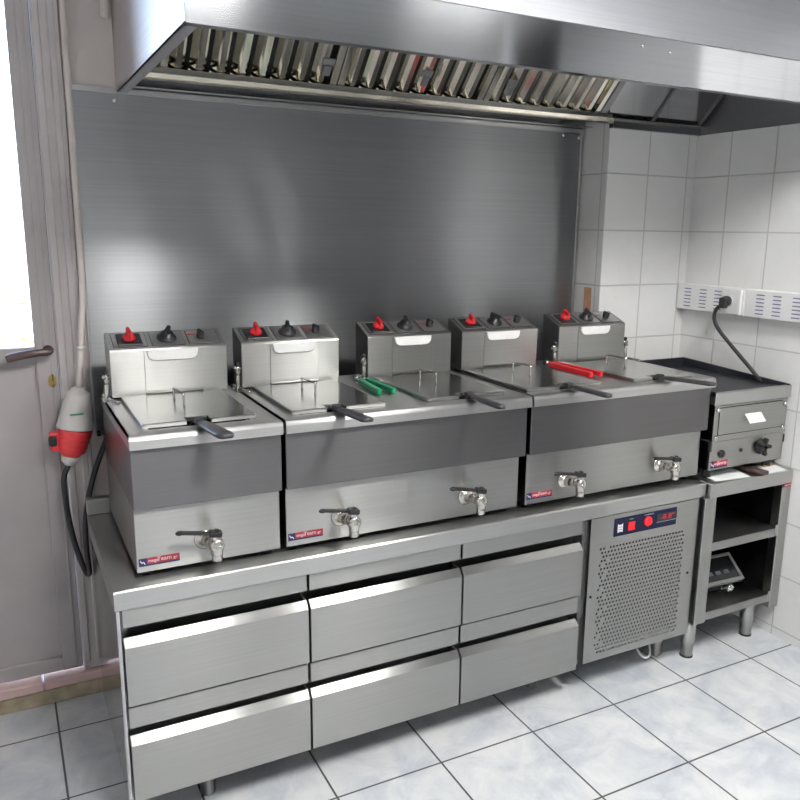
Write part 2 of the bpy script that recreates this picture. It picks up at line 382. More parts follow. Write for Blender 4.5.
# ------------------------------------------------------------------ refrigerated counter
H = .689
ct = thing('refrigerated_counter', 'long low stainless steel refrigerated counter with six drawers and red lit switches', 'refrigerated counter', (0, 0, 0))
b = MB()
b.prism([(.002, H - .051), (0, H - .048), (0, H - .004), (.004, H), (.60, H), (.60, H - .051)], 'x', 0, 1.987)
b.build('worktop', M['steel'], ct)
MB().box(0, 1.987, .585, .62, H, H + .05, .003).build('upstand', M['steel'], ct)
b = MB(); b.box(.03, 1.465, .075, .58, .10, .637); b.box(.012, .03, .04, .58, .10, .637); b.box(1.46, 1.475, .03, .58, .10, .637)
for x in (.497, .985): b.box(x - .004, x + .004, .06, .3, .11, .637)
b.build('carcass', M['steel_dark'], ct)
MB().box(.004, .013, .012, .58, .095, .637, .001).build('side_panel', M['steel_polish'], ct)
b = MB(); b.box(1.925, 1.966, .012, .58, .11, .637, .001); b.box(1.476, 1.93, .2, .58, .11, .637); b.build('compressor_case', M['steel_dark'], ct)
cols = ((.017, .494), (.501, .982), (.989, 1.444))
for x0, x1 in cols:
    for zt, zb in ((.637, .586), (.367, .308)):
        MB().box(x0, x1, .010, .074, zb, zt, .0015).build('rail', M['steel_front'], ct)
    for zb, zt in ((.376, .560), (.103, .288)):
        b = MB()
        prof = [(0, zb), (0, zt - .024), (.002, zt - .0218), (.0185, zt - .003), (.021, zt - .004), (.021, zb)]
        b.prism(prof, 'x', x0, x1, bev=.0008)
        b.prism([(.001, zt - .025), (.0195, zt - .004), (.05, zt - .004), (.05, zb), (.001, zb)], 'x', x1 - .004, x1 + .0005)
        d = b.build('drawer', M['steel_front'], ct)
# perforated compressor cover
gx0, gx1, gz0, gz1 = 1.474, 1.957, .115, .637
hx0, hx1, hz0, hz1 = 1.512, 1.902, .138, .532
t = bmesh.new()
def quad(x0, x1, z0, z1):
    if x1 - x0 < 1e-6 or z1 - z0 < 1e-6: return
    t.faces.new([t.verts.new((x, 0, z)) for x, z in ((x0, z0), (x1, z0), (x1, z1), (x0, z1))])
nr, nc = 27, 27
pw, ph = (hx1 - hx0)/(nc + .5), (hz1 - hz0)/nr
for r in range(nr):
    z0, z1 = hz0 + r*ph, hz0 + (r + 1)*ph; off = pw/2 if r % 2 else 0
    quad(hx0, hx0 + off, z0, z1); quad(hx0 + off + nc*pw, hx1, z0, z1)
    for c in range(nc):
        x0 = hx0 + off + c*pw; cx, cz = x0 + pw/2, (z0 + z1)/2
        if (c < 3 and (r*7 + c*5) % 3 == 0 and r % 4 != 1): quad(x0, x0 + pw, z0, z1); continue
        ang = [PI/4 + k*PI/4 for k in range(8)]
        o_ = []
        for k in range(8):
            ca, sa = math.cos(ang[k]), math.sin(ang[k]); m_ = max(abs(ca), abs(sa))
            o_.append(t.verts.new((cx + ca/m_*pw/2, 0, cz + sa/m_*ph/2)))
        rad = .0044
        i_ = [t.verts.new((cx + rad*math.cos(a), 0, cz + rad*math.sin(a))) for a in ang]
        for k in range(8): t.faces.new((o_[k], o_[(k+1) % 8], i_[(k+1) % 8], i_[k]))
quad(gx0, hx0, gz0, gz1); quad(hx1, gx1, gz0, gz1); quad(hx0, hx1, gz0, hz0); quad(hx0, hx1, hz1, gz1)
bmesh.ops.remove_doubles(t, verts=t.verts, dist=1e-5)
bmesh.ops.recalc_face_normals(t, faces=t.faces)
if sum(f.normal.y for f in t.faces) > 0: bmesh.ops.reverse_faces(t, faces=t.faces)
ex = bmesh.ops.extrude_face_region(t, geom=t.faces[:])
bmesh.ops.translate(t, vec=(0, .002, 0), verts=[v for v in ex['geom'] if isinstance(v, bmesh.types.BMVert)])
bmesh.ops.recalc_face_normals(t, faces=t.faces)
b = MB(); b.absorb(t); b.box(gx1 - .001, gx1 + .003, 0, .03, gz0, gz1); b.box(gx0 - .002, gx0, 0, .03, gz0, gz1)
b.build('compressor_grille', M['steel_front'], ct)
MB().box(1.485, 1.925, .05, .06, .125, .55).build('dark_interior_sheet', M['dark'], ct)  # plain dark sheet painting the unlit space behind the grille holes
for z in (.36,):
    for x in (1.487, 1.932):
        MB().cyl((x, -.002, z), (x, .001, z), .005, n=12).build('screw', M['black'], ct)
cp = MB().box(1.571, 1.851, -.003, .0, .560, .623, .0008).build('control_panel', M['navy'], ct); cp['label'] = 'navy control strip with lit red switch, red lamp and thermostat'
b = MB()
for z0, z1 in ((.575, .582), (.584, .591), (.593, .600)): b.box(1.584, 1.604, -.0036, -.003, z0, z1)
b.box(1.584, 1.587, -.0038, -.003, .573, .603); b.box(1.603, 1.606, -.0038, -.003, .573, .603)
b.build('printed_symbol', M['ink'], cp)
b = MB(); b.box(1.624, 1.659, -.005, -.003, .571, .606, .001, M['black']); b.build('switch_bezel', None, cp)
b = MB(); b.prism([(-.005, .574), (-.010, .576), (-.007, .590), (-.010, .604), (-.005, .604)], 'x', 1.628, 1.655); b.build('rocker_switch', M['lamp_red'], cp)
b = MB(); b.lathe([(.018, 0), (.018, .003), (.014, .008), (.006, .010)], (1.717, -.003, .593), 'y', 20); b.build('pilot_lamp', M['lamp_red'], cp)
b = MB(); b.box(1.757, 1.851, -.005, -.003, .580, .611, .001); b.build('thermostat', M['black'], cp)
b = MB(); b.box(1.757, 1.851, -.0056, -.005, .581, .5825); b.build('printed_line', M['greyink'], cp)
text('thermostat_digits', '-8.8°', .026, Matrix.Translation((1.806, -.0053, .597)) @ FX, M['lamp_digit'], cp, sx=1.3)
text('lettering', 'MAIN', .007, Matrix.Translation((1.642, -.0033, .6125)) @ FX, M['greyink'], cp, .0002)
text('lettering', 'COMPRESSOR', .007, Matrix.Translation((1.722, -.0033, .6165)) @ FX, M['greyink'], cp, .0002)
for x, y in ((.22, .09), (.75, .45), (1.90, .09), (.22, .5), (1.35, .12), (1.90, .5)):
    b = MB(); b.lathe([(.018, 0), (.021, .004), (.021, .05), (.0235, .052), (.0235, .112)], (x, y, 0), 'z', 20); b.build('leg', M['steel'], ct)
b = MB().tube([(1.80, .14, .115), (1.795, .10, .07), (1.80, .06, .035), (1.825, .05, .028), (1.85, .07, .05), (1.86, .12, .113)], .0045, 8)
o = b.build('drain_hose', M['whiteplastic'], ct); o['label'] = 'white drain hose looped under the grille'

# ------------------------------------------------------------------ fryers
def badge(x, y, z, w, h, parent):
    b = MB()
    b.box(x, x + w*.2, y - .0008, y, z, z + h, 0, M['stickblue']); b.box(x + w*.2, x + w, y - .0008, y, z + h*.22, z + h, 0, M['stickred'])
    b.box(x + w*.2, x + w, y - .0008, y, z, z + h*.22, 0, M['stickblue'])
    bd = b.build('badge', None, parent); bd['label'] = 'small red and blue maker sticker'
    s = h*.3; cx, cz = x + w*.1, z + h*.5
    MB().tube([(cx - s, y - .001, cz + s*.9), (cx - s*.4, y - .001, cz - s*.2), (cx + s*.2, y - .001, cz + s*.1), (cx + s*.8, y - .001, cz - s*.9)], h*.06, 6).build('badge_emblem', M['ink'], bd)
    text('badge_lettering', 'mega', h*.55, Matrix.Translation((x + w*.35, y - .001, z + h*.6)) @ FX, M['ink'], bd, .0002, 1.0)
    text('badge_lettering', 'Team', h*.72, Matrix.Translation((x + w*.62, y - .001, z + h*.66)) @ FX, M['ink'], bd, .0002, 1.05)
    text('badge_lettering', '.gr', h*.5, Matrix.Translation((x + w*.88, y - .001, z + h*.6)) @ FX, M['ink'], bd, .0002, 1.1)
    return bd
def control_head(x0, x1, parent, brk):
    w = x1 - x0
    b = MB(); b.prism([(.46, .385), (.46, .518), (.464, .523), (.558, .560), (.562, .556), (.562, .385)], 'x', x0, x1, bev=.0012)
    hd = b.build('control_head', M['steel_front'], parent)
    b = MB(); b.box(x0 + w*.28, x0 + w*.775, .4575, .461, .398, .517, .0008)
    b.prism([(.452, .392), (.461, .400), (.461, .392)], 'x', x0 + w*.28, x0 + w*.775)
    b.build('access_panel', M['steel_front'], hd)
    # half moon pull
    px0, px1, zt, r = x0 + w*.30, x0 + w*.74, .517, .034
    pts = [(px0, zt), (px0 + .002, zt - .012)] + [(px0 + .024 - .022*math.cos(a), zt - .012 - .018*math.sin(a)) for a in (.4, .8, 1.2, PI/2)]
    pts += [(px1 - .024 + .022*math.cos(a), zt - .012 - .018*math.sin(a)) for a in (PI/2, 1.2, .8, .4)] + [(px1 - .002, zt - .012), (px1, zt)]
    b = MB(); b.prism(pts, 'y', .449, .4575, bev=.0015); b.build('pull_handle', M['whitesteel'], hd)
    # sloping top with three plates
    sl = math.atan2(.037, .094)
    T = Matrix.Translation((x0, .464, .5235)) @ Matrix.Rotation(sl, 4, 'X')
    for f0, f1 in ((.035, .335), (.355, .655), (.675, .965)):
        b = MB(); b.box(w*f0 + .0025, w*f1 - .0025, .0085, .0915, -.001, .0007, 0, M['rubber'], mtx=T); b.box(w*f0 + .004, w*f1 - .004, .010, .090, 0, .0018, 0, M['steel_top'], mtx=T)
        b.build('dial_plate', None, hd)
    c = w*.185
    b = MB(); b.box(c - .034, c + .034, .014, .080, .0018, .006, .002, M['black'], mtx=T); b.build('switch_base', None, hd)
    R = T @ Matrix.Translation((c, .047, .006))
    b = MB(); b.lathe([(.019, 0), (.019, .006), (.015, .012), (.012, .016)], R.to_translation(), R.to_3x3().to_4x4(), 20, M['red'])
    b.box(-.005, .005, -.019, .019, .01, .03, .003, M['red'], 2, R @ Matrix.Rotation(random.uniform(-.5, .2), 4, 'Z'))
    o = b.build('switch_knob', None, hd); o['label'] = 'red rotary knob'
    c = w*.505; R = T @ Matrix.Translation((c, .048, .0018))
    b = MB(); b.lathe([(.028, 0), (.027, .006), (.02, .010), (.017, .02), (.012, .022)], R.to_translation(), R.to_3x3().to_4x4(), 24, M['black'])
    b.box(-.006, .006, -.02, .022, .012, .033, .003, M['black'], 2, R @ Matrix.Rotation(random.uniform(-.5, .5), 4, 'Z'))
    o = b.build('thermostat_knob', None, hd); o['label'] = 'black thermostat dial'
    c = w*.80; R = T @ Matrix.Translation((c, .045, .0018))
    b = MB(); b.lathe([(.012, 0), (.012, .008), (.009, .02), (.006, .022)], R.to_translation(), R.to_3x3().to_4x4(), 16, M['black'])
    b.box(-.004, .004, -.013, .013, .006, .024, .002, M['black'], 2, R @ Matrix.Rotation(.5, 4, 'Z'))
    b.build('timer_knob', None, hd)
    b = MB(); b.box(c - .035, c - .012, .062, .066, .0018, .0024, 0, M['red'], mtx=T); b.build('red_mark', None, hd)
    for sx in brk:
        xx = x0 - .013 if sx < 0 else x1 + .011
        b = MB(); b.box(xx - .012, xx + .012, .43, .50, .377, .382, .001); b.cyl((xx, .462, .38), (xx, .462, .425), .007, n=14, bev=.001); b.cyl((xx, .466, .42), (xx, .466, .455), .004, n=12)
        b.cyl((xx - .010, .466, .446), (xx + .010, .466, .446), .006, n=12); b.cyl((xx, .452, .437), (xx, .48, .437), .0055, n=12)
        b.tube([(xx, .46, .386), (xx + .01, .43, .384), (xx + .022, .40, .381)], .004, 8)
        br = b.build('hinge_bracket', M['nickel'], parent)
        MB().sphere((xx, .466, .459), .0075).build('bracket_knob', M['black'], br)
    return hd
M['whitesteel'] = plain('satin_white_steel', (.86, .86, .85), .45, .25, .03, 60)
M['steel_top'] = steel('dial_plate_steel', (.62, .61, .62), .4, .2)
def tap(x, parent, ang):
    z, y = .081, .05
    b = MB()
    b.lathe([(.026, 0), (.026, .004), (.021, .007), (.013, .008), (.013, .012)], (x, y, z), 'y', 24)
    bx = x + .018; by = y - .060
    for r_, t0_, t1_, n_ in ((.017, .16, .40, 6), (.0135, .38, .92, 18)):
        b.cyl((x + .018*t0_, y - .06*t0_, z), (x + .018*t1_, y - .06*t1_, z), r_, n=n_, smooth=n_ > 8)
    z += .002
    b.lathe([(.012, -.018), (.0175, -.014), (.0195, 0), (.0175, .014), (.012, .018)], (bx, by + .004, z), 'y', 20)
    b.cyl((bx, by, z), (bx, by, z - .024), .0165, .0145, n=18, bev=.001); b.cyl((bx, by, z - .022), (bx, by, z - .041), .0145, .0135, n=18, bev=.001)
    b.cyl((bx, by, z + .01), (bx, by, z + .028), .012, n=16)
    tp = b.build('drain_tap', M['nickel'], parent)
    R = Matrix.Translation((bx, by, z + .030)) @ Matrix.Rotation(ang, 4, 'Z') @ Matrix.Rotation(.14, 4, 'Y')
    b = MB(); b.box(-.088, .012, -.008, .008, -.003, .005, .0025, None, 2, R); b.box(-.018, .014, -.013, .013, -.006, .008, .003, None, 2, R)
    b.sphere(R @ Vector((-.088, 0, 0)), .009, None, (1.3, .9, .7)); b.cyl(R @ Vector((0, 0, .006)), R @ Vector((0, 0, .012)), .006, n=12)
    o = b.build('tap_lever', M['black'], tp); o['label'] = 'black lever handle'
    return tp
def fryer(name, label, X0, X1, heads, taps, tanks, gap_r):
    W_ = X1 - X0
    r = thing(name, label, 'fryer', (X0, 0, H))
    b = MB(); b.box(.003, W_ - gap_r, .05, .57, .018, .19, .0015); b.build('lower_body', M['steel_front'], r)
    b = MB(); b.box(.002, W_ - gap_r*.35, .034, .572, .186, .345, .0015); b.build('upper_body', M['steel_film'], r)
    b = MB()
    lip = [(.075, .366), (.075, .377), (.034, .377), (.027, .375), (.023, .371), (.021, .365), (.020, .343), (.024, .342), (.030, .346), (.033, .366)]
    b.prism(lip, 'x', 0, W_)
    xs = [0] + [q for t_ in tanks for q in t_] + [W_]
    for i in range(0, len(xs), 2): b.box(xs[i], xs[i+1], .075, .44, .366, .377)
    b.box(0, W_, .44, .575, .366, .377)
    b.box(0, .003, .034, .575, .343, .377); b.box(W_ - .003, W_, .034, .575, .343, .377)
    b.build('deck', M['steel'], r)
    for a, c in tanks:
        b = MB(); b.box(a - .002, c + .002, .073, .442, .3455, .350); b.box(a - .002, a, .073, .442, .35, .3655); b.box(c, c + .002, .073, .442, .35, .3655)
        b.box(a, c, .073, .075, .35, .3655); b.box(a, c, .44, .442, .35, .3655)
        b.build('tank', M['oil'], r)
    for (a, c, brk) in heads: control_head(a - X0, c - X0, r, brk)
    for x, ang in taps: tap(x - X0, r, ang)
    badge(.008, .05, .034, .10, .021, r)
    for x in (.03, W_ - gap_r - .03):
        for y in (.09, .53):
            MB().cyl((x, y, 0), (x, y, .019), .016, .014, n=16).build('foot', M['rubber'], r)
    return r
fryer('single_fryer', 'narrow single tank countertop fryer at the left end of the counter', .061, .441,
      [(.080, .412, (-1,))], [(.232, -.12)], [(.055, .31)], .006)
fryer('double_fryer', 'middle double tank countertop fryer with two drain taps', .449, 1.228,
      [(.457, .775, (-1,)), (.877, 1.192, (-1,))], [(.607, -.1), (1.016, -.22)], [(.055, .29), (.465, .69)], .02)
fryer('double_fryer', 'double tank countertop fryer at the right end beside the griddle', 1.235, 2.012,
      [(1.229 + .008, 1.558, ()), (1.657, 1.978, (-1, 1))], [(1.389, -.12), (1.80, -.05)], [(.03, .28), (.46, .69)], .02)

# lids
def lid(x0, x1, y0, n0, n1, label):
    z = H + .377; y1 = .445
    L = thing('fryer_lid', label, 'fryer lid', ((x0 + x1)/2, (y0 + y1)/2, z), 'flat steel fryer lids')
    q = Vector(L.location)
    b = MB()
    b.prism([(x0, y0), (n0, y0), (n0, y0 + .035), (n1, y0 + .035), (n1, y0), (x1, y0), (x1, y1), (x0, y1)], 'z', z, z + .013, bev=.002)
    o = b.build('cover_plate', M['steel_lid']); o.data.transform(Matrix.Translation(-q)); o.parent = L
    xc = (x0 + x1)/2 - .01; yc = .30
    b = MB(); b.tube([(xc - .004, yc + .045, z + .012), (xc - .004, yc + .045, z + .04), (xc - .003, yc + .040, z + .047), (xc + .004, yc - .04, z + .047), (xc + .005, yc - .045, z + .04), (xc + .005, yc - .045, z + .012)], .0035, 8, sub=3)
    o = b.build('lid_handle', M['chrome']); o.data.transform(Matrix.Translation(-q)); o.parent = L
    return L
M['steel_lid'] = steel('lid_steel', (.52, .52, .51), .2, .3)
lid(.100, .388, .082, .211, .270, 'steel lid on the narrow single fryer at the left')
lid(.483, .760, .075, .585, .640, 'steel lid on the left tank of the middle double fryer')
lid(.893, 1.160, .070, 1.000, 1.055, 'steel lid on the right tank of the middle double fryer')
lid(1.243, 1.538, .072, 1.372, 1.428, 'steel lid on the left tank of the right double fryer')
lid(1.672, 1.945, .068, 1.760, 1.815, 'steel lid on the right tank of the right double fryer, beside the griddle')

# fry basket handles
def basket(x0, x1, y1, label, wid=.034):
    z = H + .377
    B_ = thing('fry_basket', label, 'fry basket', (x0, .05, z), 'fry basket handles')
    d = (x1 - x0)/(-.125 - .05)     # dx per dy
    def pt(y, dx=0, dz=0): return (d*(y - .05) + dx, y - .05, dz)
    b = MB(); hw = wid/2
    t = bmesh.new(); rows = [(.045, .62, .010), (.02, .8, .013), (-.03, .95, .013), (-.09, 1.0, .013), (y1 + .012, .95, .013), (y1, .7, .010)]
    rings = []
    for y, s, h in rows:
        c = Vector(pt(y, 0, .013))
        rings.append([t.verts.new(c + Vector((sx*hw*s, 0, sz*h*.5))) for sx, sz in ((-.8, -1), (.8, -1), (1, -.4), (1, .5), (.6, 1), (-.6, 1), (-1, .5), (-1, -.4))])
    for A, C in zip(rings, rings[1:]):
        for k in range(8): t.faces.new((A[k], A[(k+1) % 8], C[(k+1) % 8], C[k]))
    t.faces.new(rings[0][::-1]); t.faces.new(rings[-1]); bmesh.ops.recalc_face_normals(t, faces=t.faces)
    b.absorb(t, None, True); b.build('grip', M['grip'], B_)
    b = MB()
    for s in (-1, 1):
        b.tube([pt(.03, s*.007, .012), pt(.07, s*.010, .010), pt(.10, s*.012, -.004), pt(.108, s*.012, -.018)], .0025, 8)
    b.tube([pt(.108, -.012, -.018), pt(.108, .012, -.018)], .0025, 8, sub=1)
    b.box(-.011 + d*.01, .011 + d*.01, .0, .022, .004, .022, .002)
    b.build('wire_bracket', M['rubber'], B_)
    return B_
basket(.238, .262, -.118, 'wide grey fry basket handle over the front edge of the single fryer at the left', .042)
basket(.606, .630, -.106, 'fry basket handle at the left tank of the middle double fryer')
basket(1.026, 1.026, -.120, 'fry basket handle at the right tank of the middle double fryer', .028)
basket(1.397, 1.407, -.122, 'fry basket handle at the left tank of the right double fryer, below the red tongs', .026)
basket(1.788, 1.852, -.118, 'fry basket handle at the far right tank, pointing at the griddle', .026)

# tongs
def tongs(name, label, p0, p1, mat, w, metal):
    p0, p1 = Vector(p0), Vector(p1); d = (p1 - p0).normalized(); sd = Vector((-d.y, d.x, 0)); L = (p1 - p0).length
    T = thing(name, label, 'tongs', p0)
    b = MB()
    for s in (-1, 1):
        q = [sd*s*w*.25 + Vector((0, 0, .010)), d*L*.5 + sd*s*w*.5 + Vector((0, 0, .013)), d*L + sd*s*w*.6 + Vector((0, 0, .010))]
        Rm = Matrix((( d.x, sd.x, 0, 0), (d.y, sd.y, 0, 0), (0, 0, 1, 0), (0, 0, 0, 1)))
        t0, t1 = -L*.0, L
        b.prism([(0, s*w*.12), (L*.35, s*w*.3), (L, s*w*.42), (L + .006, s*w*.6), (L, s*w*.85), (L*.4, s*w*.72), (0, s*w*.5)], 'z', .004, .022, None, .003, False, Rm)
    b.build('grip', mat, T)
    b = MB()
    Rm = Matrix((( d.x, sd.x, 0, 0), (d.y, sd.y, 0, 0), (0, 0, 1, 0), (0, 0, 0, 1)))
    for s in (-1, 1): b.prism([(-metal, s*w*.1), (-metal*.4, s*w*.42), (.02, s*w*.42), (.02, s*w*.2), (-metal*.4, s*w*.2), (-metal, 0)], 'z', .008, .014, None, 0, False, Rm)
    b.cyl(Rm @ Vector((-metal, -w*.3, .010)), Rm @ Vector((-metal, w*.3, .010)), .010, n=14)
    b.build('spring_arms', M['steel'], T)
    return T
tongs('green_tongs', 'green handled tongs lying between the two lids of the middle fryer', (.835, .40, H + .3775), (.826, .205, H + .3775), M['green'], .036, .06)
tongs('red_tongs', 'red handled tongs lying between the two lids of the right fryer', (1.607, .43, H + .3775), (1.608, .18, H + .3775), M['red'], .036, .03)

# ------------------------------------------------------------------ stand under the griddle
SX0, SX1, SY = 1.993, 2.424, -.02
st = thing('griddle_stand', 'narrow open steel stand with shelves under the griddle beside the right wall', 'stand', (SX0, SY, 0))
SO = Vector(st.location)
def loc(o, q, par): o.data.transform(Matrix.Translation(-q)); o.parent = par; return o
b = MB(); b.box(SX0, SX1, SY, .56, .637, H, .002); b.box(SX0 + .002, SX1, .56, .585, H - .05, H + .02, .002); loc(b.build('top', M['steel']), SO, st)
for x0, x1, z0 in ((SX0 - .021, SX0 + .034, .150), (SX1 - .048, SX1, .130)):
    for y0, y1 in ((SY + .002, SY + .04), (.52, .556)):
        b = MB(); b.box(x0, x1, y0, y1, z0, .6365, .0015)
        if y0 < 0: b.box(x0 + (x1 - x0)*.42, x0 + (x1 - x0)*.44, y0 - .0004, y0 + .001, z0, .6365)
        loc(b.build('post', M['steel_front']), SO, st)
for z0, z1 in ((.430, .463), (.158, .190)):
    b = MB(); b.box(SX0 + .035, SX1 - .049, SY + .004, .518, z1 - .003, z1); b.box(SX0 + .035, SX1 - .049, SY + .004, SY + .007, z0, z1 - .001, .0005); b.box(SX0 + .035, SX1 - .049, .515, .518, z0, z1 - .001)
    b.box(SX1 - .062, SX1 - .0495, SY + .002, SY + .012, z0 + .004, z1 + .012, .001)
    loc(b.build('shelf', M['steel_front']), SO, st)
b = MB(); b.box(SX0 + .003, SX0 + .007, SY + .042, .518, .16, .636); b.box(SX1 - .009, SX1 - .005, SY + .042, .518, .16, .636); b.box(SX0 + .036, SX1 - .05, .552, .556, .16, .636)
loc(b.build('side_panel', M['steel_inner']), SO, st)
for x, y in ((1.999, .03), (2.335, .045), (1.999, .5), (2.335, .5)):
    b = MB(); b.lathe([(.016, .002), (.022, .006), (.022, .055), (.026, .057), (.026, .157 if x > 2.1 else .1495)], (x, y, 0), 'z', 20)
    f = loc(b.build('leg', M['steel']), SO, st)
    b = MB(); b.cyl((x, y, 0), (x, y, .005), .024, n=18); loc(b.build('leg_foot', M['rubber']), SO, f)
b = MB(); b.box(2.372, 2.42, SY - .001, SY, .625, .640, 0, M['stickred']); b.box(2.372, 2.382, SY - .0012, SY - .001, .625, .640, 0, M['stickblue'])
bd = loc(b.build('badge'), SO, st); bd['label'] = 'small red maker sticker'
loc(text('badge_lettering', 'mega Team', .009, Matrix.Translation((2.402, SY - .0013, .6325)) @ FX, M['ink'], None, .0002), SO, bd)

# ------------------------------------------------------------------ griddle
gr = thing('griddle', 'electric griddle with black hot plate and big black dial on the narrow stand', 'griddle', (2.22, .28, H))
GO = Vector(gr.location)
GX0, GX1, GY0, GY1 = 2.018, 2.412, .02, .56
b = MB(); b.box(GX0, GX1 - .01, GY0 + .004, GY1, .725, .83, .001); b.box(GX0 + .006, GX1 - .016, GY0 + .006, GY1, .83, .965)
loc(b.build('body', M['steel_front']), GO, gr)
b = MB(); b.box(GX0 + .002, GX1 - .012, GY0, GY0 + .006, .832, .962, .001); loc(b.build('front_panel', M['steel_front']), GO, gr)
b = MB(); b.box(GX0 - .002, GX1, GY0 - .002, GY0 + .02, .964, 1.008, .002); b.box(GX0 - .002, GX0 + .004, GY0, GY1, .964, 1.010, .001); b.box(GX1 - .006, GX1, GY0, GY1, .964, 1.010, .001)
loc(b.build('rim', M['steel']), GO, gr)
b = MB(); b.box(GX0 + .004, GX1 - .006, GY0 + .02, GY1 - .004, .985, .998)
b.prism([(GY0 + .006, 1.0), (GY0 + .006, 1.012), (GY1, 1.036), (GY1, 1.0)], 'x', GX0 - .001, GX0 + .008); b.prism([(GY0 + .006, 1.0), (GY0 + .006, 1.012), (GY1, 1.036), (GY1, 1.0)], 'x', GX1 - .010, GX1 - .001)
b.box(GX0, GX1, GY1 - .008, GY1, .97, 1.036, .001); b.box(GX0 + .008, GX1 - .01, GY0 + .012, GY0 + .022, .99, 1.0075)
loc(b.build('hot_plate', M['plate']), GO, gr)
b = MB(); b.box(2.040, 2.372, GY0 - .001, GY0 + .001, .853, .956, 0, M['dark']); b.box(2.043, 2.369, GY0 - .004, GY0, .856, .953, .0012, M['steel_front'])
dr = loc(b.build('grease_drawer'), GO, gr)
b = MB(); b.prism([(GY0 - .004, .918), (GY0 - .030, .891), (GY0 - .032, .893), (GY0 - .006, .923), (GY0 - .004, .923)], 'x', 2.168, 2.252, bev=.0008)
o = loc(b.build('drawer_handle', M['whitesteel']), GO, dr); o['label'] = 'pale angled pull'
for x, z in ((2.031, .948), (2.031, .845), (2.383, .94), (2.383, .852)):
    loc(MB().lathe([(.009, 0), (.009, .004), (.006, .009), (.003, .010)], (x, GY0, z), 'y', 14).build('bolt', M['chrome']), GO, gr)
b = MB(); b.lathe([(.026, 0), (.026, .005), (.02, .008), (.014, .022), (.009, .024)], (2.280, GY0 + .004, .787), 'y', 20)
for k in range(5): b.box(-.006, .006, -.034, .004, -.024, -.006, .002, None, 1, Matrix.Translation((2.280, GY0 + .004, .787)) @ Matrix.Rotation(PI/2, 4, 'X') @ Matrix.Rotation(k*2*PI/5 + .3, 4, 'Z') @ Matrix.Scale(-1, 4, (0, 0, 1)))
o = loc(b.build('dial', M['black']), GO, gr); o['label'] = 'black star shaped dial'
loc(MB().lathe([(.015, 0), (.013, .008), (.006, .010)], (2.075, GY0 + .004, .782), 'y', 16).build('switch', M['black']), GO, gr)
loc(MB().lathe([(.007, 0), (.006, .004), (.003, .005)], (2.175, GY0 + .004, .785), 'y', 12).build('pilot_lamp', M['rubber']), GO, gr)
b = MB(); b.box(GX0 - .004, GX0 + .004, GY0 + .001, GY0 + .02, .968, .996); b.box(GX0 - .004, GX0 + .004, GY0 + .002, GY0 + .012, .795, .83); b.box(GX1 - .012, GX1 - .006, GY0 + .002, GY0 + .012, .79, .82)
loc(b.build('spacer', M['rubber']), GO, gr)
for x in (2.05, 2.37):
    for y in (.06, .52): loc(MB().cyl((x, y, H), (x, y, .7255), .015, n=14).build('foot', M['rubber']), GO, gr)
bd = badge(2.026, GY0 + .004, .731, .085, .026, None)
for o in [bd] + list(bd.children): o.data.transform(Matrix.Translation(-GO))
bd.parent = gr

# papers and bits on the stand
def sheet(name, label, cat, pts, z0, th, mat, extra=None):
    c = sum((Vector((*p, 0)) for p in pts), Vector())/len(pts); c.z = z0
    b = MB(); b.prism([(p[0], p[1]) for p in pts], 'z', z0, z0 + th, mat)
    if extra: extra(b)
    o = b.build(name, None, None, c); return tag(o, label, cat)
def lines(b):
    for k in range(4): b.box(2.075, 2.175 - (k % 2)*.02, .055 - k*.013, .0562 - k*.013, H + .002, H + .0023, 0, M['greyink'])
sheet('paper_sheet', 'white paper with faint print at the left of the stand top', 'paper', [(2.035, .003), (2.195, -.012), (2.225, .10), (2.055, .105)], H, .002, M['paper'], lines)
sheet('paper_sheet', 'blank white paper at the right of the stand top, below the dial', 'paper', [(2.285, -.014), (2.395, -.012), (2.405, .045), (2.32, .085), (2.30, .06)], H, .002, M['paper'])
sheet('tan_card', 'small tan card on the stand top by the tiled wall', 'card', [(2.345, .045), (2.40, .048), (2.405, .10), (2.345, .10)], H + .0025, .004, M['yellow'])
o = MB().box(-.019, .019, -.075, .075, 0, .016, .005, None, 2).build('scraper_handle', M['brown'], None); o.location = (2.252, .045, H + .0006); o.rotation_euler = (0, 0, .12)
tag(o, 'dark brown flat brush handle lying between the two papers', 'brush')

# kitchen scale on the lower shelf
sc = thing('kitchen_scale', 'small steel kitchen scale with tilted black display on the lower shelf', 'scale', (2.16, .10, .190))
R = Matrix.Rotation(math.radians(-3), 4, 'Z')
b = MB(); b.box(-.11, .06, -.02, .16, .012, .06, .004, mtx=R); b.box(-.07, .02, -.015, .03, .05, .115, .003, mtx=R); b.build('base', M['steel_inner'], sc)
T = R @ Matrix.Translation((0, -.085, .078)) @ Matrix.Rotation(math.radians(40), 4, 'X')
b = MB(); b.box(-.13, .098, 0, .115, -.022, 0, .003, mtx=T)
for q_ in ((-.13, .098, 0, .012), (-.13, .098, .103, .115)): b.box(q_[0], q_[1], q_[2], q_[3], 0, .003, .001, mtx=T)
for q_ in ((-.13, -.12), (.085, .098)): b.box(q_[0], q_[1], .012, .103, 0, .003, .001, mtx=T)
b.build('display_head', M['steel_front'], sc)
b = MB(); b.box(-.119, .084, .013, .102, 0, .0012, 0, mtx=T); b.build('display', M['screen'], sc)
b = MB()
for k in range(4): b.box(-.10 + k*.040, -.075 + k*.040, .035, .05, .0013, .0018, 0, mtx=T)
b.build('buttons', M['buttongrey'], sc)
b = MB(); b.box(.02, .05, -.05, .0, .03, .045, mtx=R); b.lathe([(.006, 0), (.016, .006), (.017, .012), (.010, .018)], (.045, -.06, .04), 'y', 18); b.build('knob', M['chrome'], sc)
